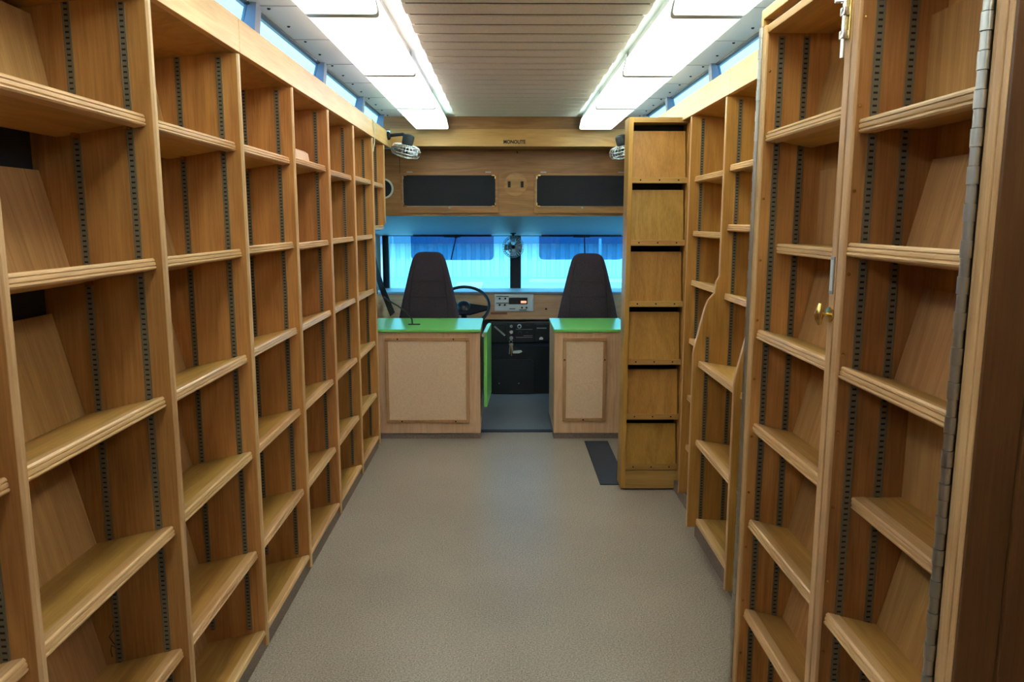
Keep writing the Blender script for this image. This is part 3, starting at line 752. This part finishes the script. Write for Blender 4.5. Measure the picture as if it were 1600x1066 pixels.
# ------------------------------------------------------------------ seats
def seat(x, y, label, w=.47, ztop=1.262):
    t = thing('cab_seat', (x, y, 0), label, 'seat', 'high backed cab seats')
    m = MB(); bm = m.bm
    rows = []
    # outline of the back at successive heights: half width, centre y, half depth
    prof = [(.46, .235, -.02, .055), (.60, .243, -.01, .062), (.76, .232, 0, .062), (.90, .203, .01, .058), (1.03, .172, .02, .054), (1.13, .147, .028, .05), (1.20, .127, .032, .045), (1.235, .108, .034, .036), (1.253, .082, .034, .024), (1.258, .05, .034, .010)]
    for z, hw, cy, hd in prof:
        z = z*ztop/1.258 if z > .46 else z
        ring = []
        n = 24
        for k in range(n):
            a = 2*math.pi*k/n; c, s_ = math.cos(a), math.sin(a)
            e = .42
            ring.append(bm.verts.new((hw*math.copysign(abs(c)**e, c), cy+hd*math.copysign(abs(s_)**(e+.25), s_), z)))
        rows.append(ring)
    for a, b in zip(rows, rows[1:]):
        for k in range(24): bm.faces.new([a[k], a[(k+1) % 24], b[(k+1) % 24], b[k]])
    bm.faces.new(rows[0][::-1]); bm.faces.new(rows[-1])
    bk = m.build('backrest', 'seat', t, smooth=True)
    # stitched seams on the rear of the back
    sm = MB()
    for z, hw in ((1.045, .135), (.925, .135), (.80, .14)):
        sm.tube([(-hw, -.046-.0 if z > 1 else -.055, z), (hw, -.046 if z > 1 else -.055, z)], .0025, 6)
    for s_ in (-1, 1):
        sm.tube([(s_*.150, -.062, .66), (s_*.150, -.063, .76), (s_*.142, -.052, .90), (s_*.128, -.038, 1.04), (s_*.112, -.024, 1.14), (s_*.095, -.014, 1.20)], .0028, 6)
    sm.build('seam', 'black', bk, smooth=True)
    pr = rrect(-.24, .24, .03, .50, .06, 5)
    MB().prism(pr, 'z', .40, .52).build('seat_cushion', 'seat', t)
    MB().box(-.20, .20, .06, .46, .16, .40, .02).build('seat_box', 'blackg', t)
    MB().box(-.22, .22, .04, .48, .0, .16, .01).build('pedestal', 'blackg', t)
    return t
seat(-.585, 5.93, 'dark purple grey high backed seat behind the left counter, beside the steering wheel')
seat(.640, 5.93, 'dark purple grey high backed seat behind the right counter', ztop=1.252)

# steering wheel
sw = thing('steering_wheel', (-.345, 6.38, .80), 'black bus steering wheel beside the left seat', 'steering wheel')
tilt = Matrix.Rotation(R(42), 4, 'X')
MB().tube([tilt @ Vector((.215*math.cos(a), .215*math.sin(a), 0)) for a in [i*2*math.pi/40 for i in range(40)]], .013, 10, closed=True).build('rim', 'blackg', sw, smooth=True)
m = MB()
m.prism([(-.205, -.03), (-.06, -.085), (.06, -.085), (.205, -.03), (.205, .0), (.05, .03), (-.05, .03), (-.205, .0)], 'z', -.022, -.004)
bmesh.ops.transform(m.bm, matrix=tilt, verts=m.bm.verts)
m.build('spoke', 'blackg', sw)
MB().lathe([(.055, -.03), (.06, -.005), (.045, .012), (.02, .018)], tilt, 20).build('hub', 'blackg', sw, smooth=True)
MB().cyl(tilt @ Vector((0, 0, -.02)), tilt @ Vector((0, 0, -.34)), .025, 12).build('column', 'blackg', sw, smooth=True)

# ------------------------------------------------------------------ cab details
def visor(x0, x1, z0, label):
    t = thing('sun_visor', ((x0+x1)/2, 6.93, 1.37), label, 'sun visor', 'tinted sun visors')
    w = (x1-x0)/2; h = 1.37-z0
    MB().prism(arc(w-.04, -h+.04, .04, 270, 360, 5) + [(w, -.005), (-w, -.005)] + arc(-w+.04, -h+.04, .04, 180, 270, 5), 'y', -.002, .002).build('tinted_panel', 'visor', t)
    MB().box(-w+.02, w-.02, -.004, .004, -.012, .004, .001).build('rail', 'blackg', t)
    MB().box(-.075, .075, -.02, .02, -.018, .006, .003).build('mount', 'black', t)
    return t
visor(-.838, -.100, 1.150, 'smoked blue sun visor hanging above the left seat')
visor(.305, 1.06, 1.155, 'smoked blue sun visor hanging above the right seat')
def fan(label, loc, mtx, arm_pts, chrome=True, rad=.115):
    t = thing('cage_fan', loc, label, 'fan', 'small cab fans')
    # fan axis is local +z of mtx
    m = MB()
    nrib = 26
    for k in range(nrib):
        a = 2*math.pi*k/nrib; c, s_ = math.cos(a), math.sin(a)
        pts = [(.02, .045), (.06, .044), (rad*.86, .034), (rad, .012), (rad, -.012), (rad*.86, -.034), (.05, -.042), (.02, -.043)]
        m.tube([mtx @ Vector((r*c, r*s_, z)) for r, z in pts], .0016, 5)
    for r, z in ((rad, .012), (rad, -.012), (rad*.86, .034), (rad*.86, -.034), (rad*.55, .043), (rad*.55, -.042), (.02, .045)):
        m.tube([mtx @ Vector((r*math.cos(2*math.pi*k/32), r*math.sin(2*math.pi*k/32), z)) for k in range(32)], .0022, 6, closed=True)
    m.build('cage', 'chrome', t, smooth=True)
    b = MB()
    for k in range(4):
        rm = mtx @ Matrix.Rotation(k*math.pi/2, 4, 'Z') @ Matrix.Rotation(R(24), 4, 'X')
        pts = [(.015, -.012), (.05, -.028), (rad*.78, -.030), (rad*.84, .0), (rad*.76, .026), (.045, .020), (.015, .012)]
        vs = [b.bm.verts.new(rm @ Vector((x, y, .0012))) for x, y in pts]; vs2 = [b.bm.verts.new(rm @ Vector((x, y, -.0012))) for x, y in pts]
        b.bm.faces.new(vs); b.bm.faces.new(vs2[::-1])
        for i in range(len(pts)): b.bm.faces.new([vs[i], vs2[i], vs2[(i+1) % 7], vs[(i+1) % 7]])
    b.build('blade', 'grey', t)
    MB().lathe([(.012, .02), (.018, 0), (.012, -.02)], mtx, 14).build('hub', 'black', t, smooth=True)
    MB().lathe([(.030, .044), (.040, .050), (.042, .10), (.036, .112), (.015, .118)], mtx, 20).build('motor', 'black', t, smooth=True)
    a = MB().tube(arm_pts, .012, 10); a.build('arm', 'black', t, smooth=True)
    bp = MB().lathe([(.03, 0), (.03, .012), (.02, .02)], Matrix.Translation(Vector(arm_pts[0])) @ (Vector(arm_pts[1])-Vector(arm_pts[0])).to_track_quat('Z', 'Y').to_matrix().to_4x4(), 16)
    bp.build('mount', 'black', t, smooth=True)
    return t
# left fan blows down: motor on top
fan('chrome cage fan on a black arm at the far end of the left fascia', (-.70, 5.60, 1.985), Matrix.Rotation(R(14), 4, 'Y') @ Matrix.Rotation(R(8), 4, 'X'),
    [(-.127, .0, .105), (-.06, .0, .112), (-.02, .0, .115), (.028, 0, .09)], rad=.105)
fan('chrome cage fan half hidden behind the swung open shelving leaf', (.845, 5.60, 1.985), Matrix.Rotation(R(-16), 4, 'Y') @ Matrix.Rotation(R(8), 4, 'X'),
    [(.082, .0, .105), (.06, .0, .112), (.02, .0, .115), (-.028, 0, .09)], rad=.105)
fan('small cage fan hanging in front of the windshield centre pillar', (.072, 6.70, 1.275), Matrix.Rotation(R(-88), 4, 'X'),
    [(.0, .06, .128), (.0, .06, .11), (.0, .07, .06), (0, .075, .0)], rad=.092)
# belt, gooseneck, arms
m = MB(); m.prism([(6.00, 1.20), (6.03, 1.215), (5.97, .98), (5.90, .79), (5.86, .78), (5.93, .97)], 'x', -.95, -.947)
o = MB()
pts = [(-1.06, 6.22, 1.24), (-1.02, 6.12, 1.12), (-.96, 6.02, .98), (-.92, 5.97, .90), (-.87, 5.94, .78)]
bmx = o.bm; prev = None
for i, p in enumerate(pts):
    p = Vector(p); w = Vector((.018, 0, .016)); q = [bmx.verts.new(p + w + Vector((0, .0015, 0))), bmx.verts.new(p - w + Vector((0, .0015, 0))), bmx.verts.new(p - w - Vector((0, .0015, 0))), bmx.verts.new(p + w - Vector((0, .0015, 0)))]
    if prev:
        for k in range(4): bmx.faces.new([prev[k], prev[(k+1) % 4], q[(k+1) % 4], q[k]])
    else: bmx.faces.new(q)
    prev = q
bmx.faces.new(prev[::-1])
m.bm.free()
sbt = thing('seat_belt', (-1.0, 6.05, .8), 'black seat belt strap slanting down beside the left seat', 'seat belt')
o.build('strap', 'black', sbt, (1.0, -6.05, -.8))
MB().box(-.045, .005, -.035, .0, .13, .19, .006).build('buckle', 'blackg', sbt)
gn = thing('gooseneck_microphone', (-.655, 5.42, .7705), 'thin black gooseneck stem rising from the left green countertop', 'microphone')
MB().box(-.03, .055, -.012, .012, 0, .006, .002).build('base', 'black', gn)
MB().tube([(0, 0, .003), (-.003, 0, .04), (-.04, .0, .09), (-.10, -.005, .135), (-.16, -.01, .17), (-.20, -.01, .20)], .0055, 8).build('stem', 'blackg', gn, smooth=True)
for (x, l, z0, z1, dx) in ((-.50, 'left', 1.14, 1.35, .05), (.745, 'right', 1.10, 1.36, -.01)):
    w = thing('wiper_arm', (x, 7.19, z1), 'thin black wiper arm outside the windshield, %s one' % l, 'wiper', 'wiper arms')
    MB().tube([(dx, -.004, 0), (dx*.4, 0, (z0-z1)*.6), (0, 0, z0-z1)], .006, 6).build('arm', 'black', w)
    MB().lathe([(.02, -.03), (.02, .02)], Matrix.Translation((dx, -.01, .005)) @ Matrix.Rotation(R(90), 4, 'X'), 10).build('pivot', 'black', w)

# mat strip on the floor
mt = MB().prism([(.548, 5.10), (.700, 5.10), (.655, 4.27), (.505, 4.27)][::1], 'z', .0005, .006)
mt = MB().box(.545, .705, 4.24, 5.12, .0005, .006, .002)
tag(mt.build('floor_mat', 'mat'), 'dark blue rubber strip mat on the floor before the right counter', 'mat')

# ------------------------------------------------------------------ outside
GZ = -1.0
gd = struct(MB().box(-60, 60, 8.5, 90, GZ-.1, GZ).build('ground', 'concrete'))
B0 = (0, 34.6, GZ)
bl = thing('building', B0, 'long low building with pale ribbed cladding and dark roof band beyond the windshield', 'building')
pts = []; x = -26
pr = []
while x < 26:
    pr += [(x, 0), (x+.12, 0), (x+.16, .10), (x+.30, .10), (x+.34, 0)]; x += .42
pr += [(26, .3), (-26, .3)]
MB().prism(pr, 'z', 0, 1.52).build('ribbed_wall', 'rib', bl)
MB().box(-26, 26, -.5, 5, 1.50, 1.86).build('roof_band', 'roofband', bl)
sh2 = thing('shed', (-7.6, 27.0, GZ), 'plain white shed at the left seen through the windshield', 'shed', rz=R(12))
MB().box(-3.6, 3.1, 0, 4, 0, 1.35).build('wall', 'white', sh2)
MB().box(-3.7, 3.2, -.1, 4.1, 1.35, 1.50, .02).build('roof', 'roofband', sh2)
sl = MB().prism([(-1.75, 24.3), (-.95, 24.3), (-.85, 27.6), (-1.55, 27.6)], 'z', GZ, GZ+.18)
sl = MB().box(-1.85, -.85, 27, 30.5, GZ, GZ+.10, .02)
tag(sl.build('concrete_slab', 'white'), 'pale rectangular slab lying on the ground outside', 'slab')
pl = thing('lamp_post', (4.05, 33.0, GZ), 'thin white post standing before the ribbed building', 'post')
MB().cyl((0, 0, 0), (0, 0, 1.75), .06, 10).build('pole', 'white', pl)
MB().box(-.12, .12, -.12, .12, 0, .06).build('base', 'concrete', pl)
kb_ = MB().box(1.0, 12, 31.6, 31.9, GZ, GZ+.12)
tag(kb_.build('kerb', 'white'), 'long pale kerb on the ground before the ribbed building', 'kerb')

for o in (strip_full, strip_top, strip_leaf):
    bpy.data.objects.remove(o)
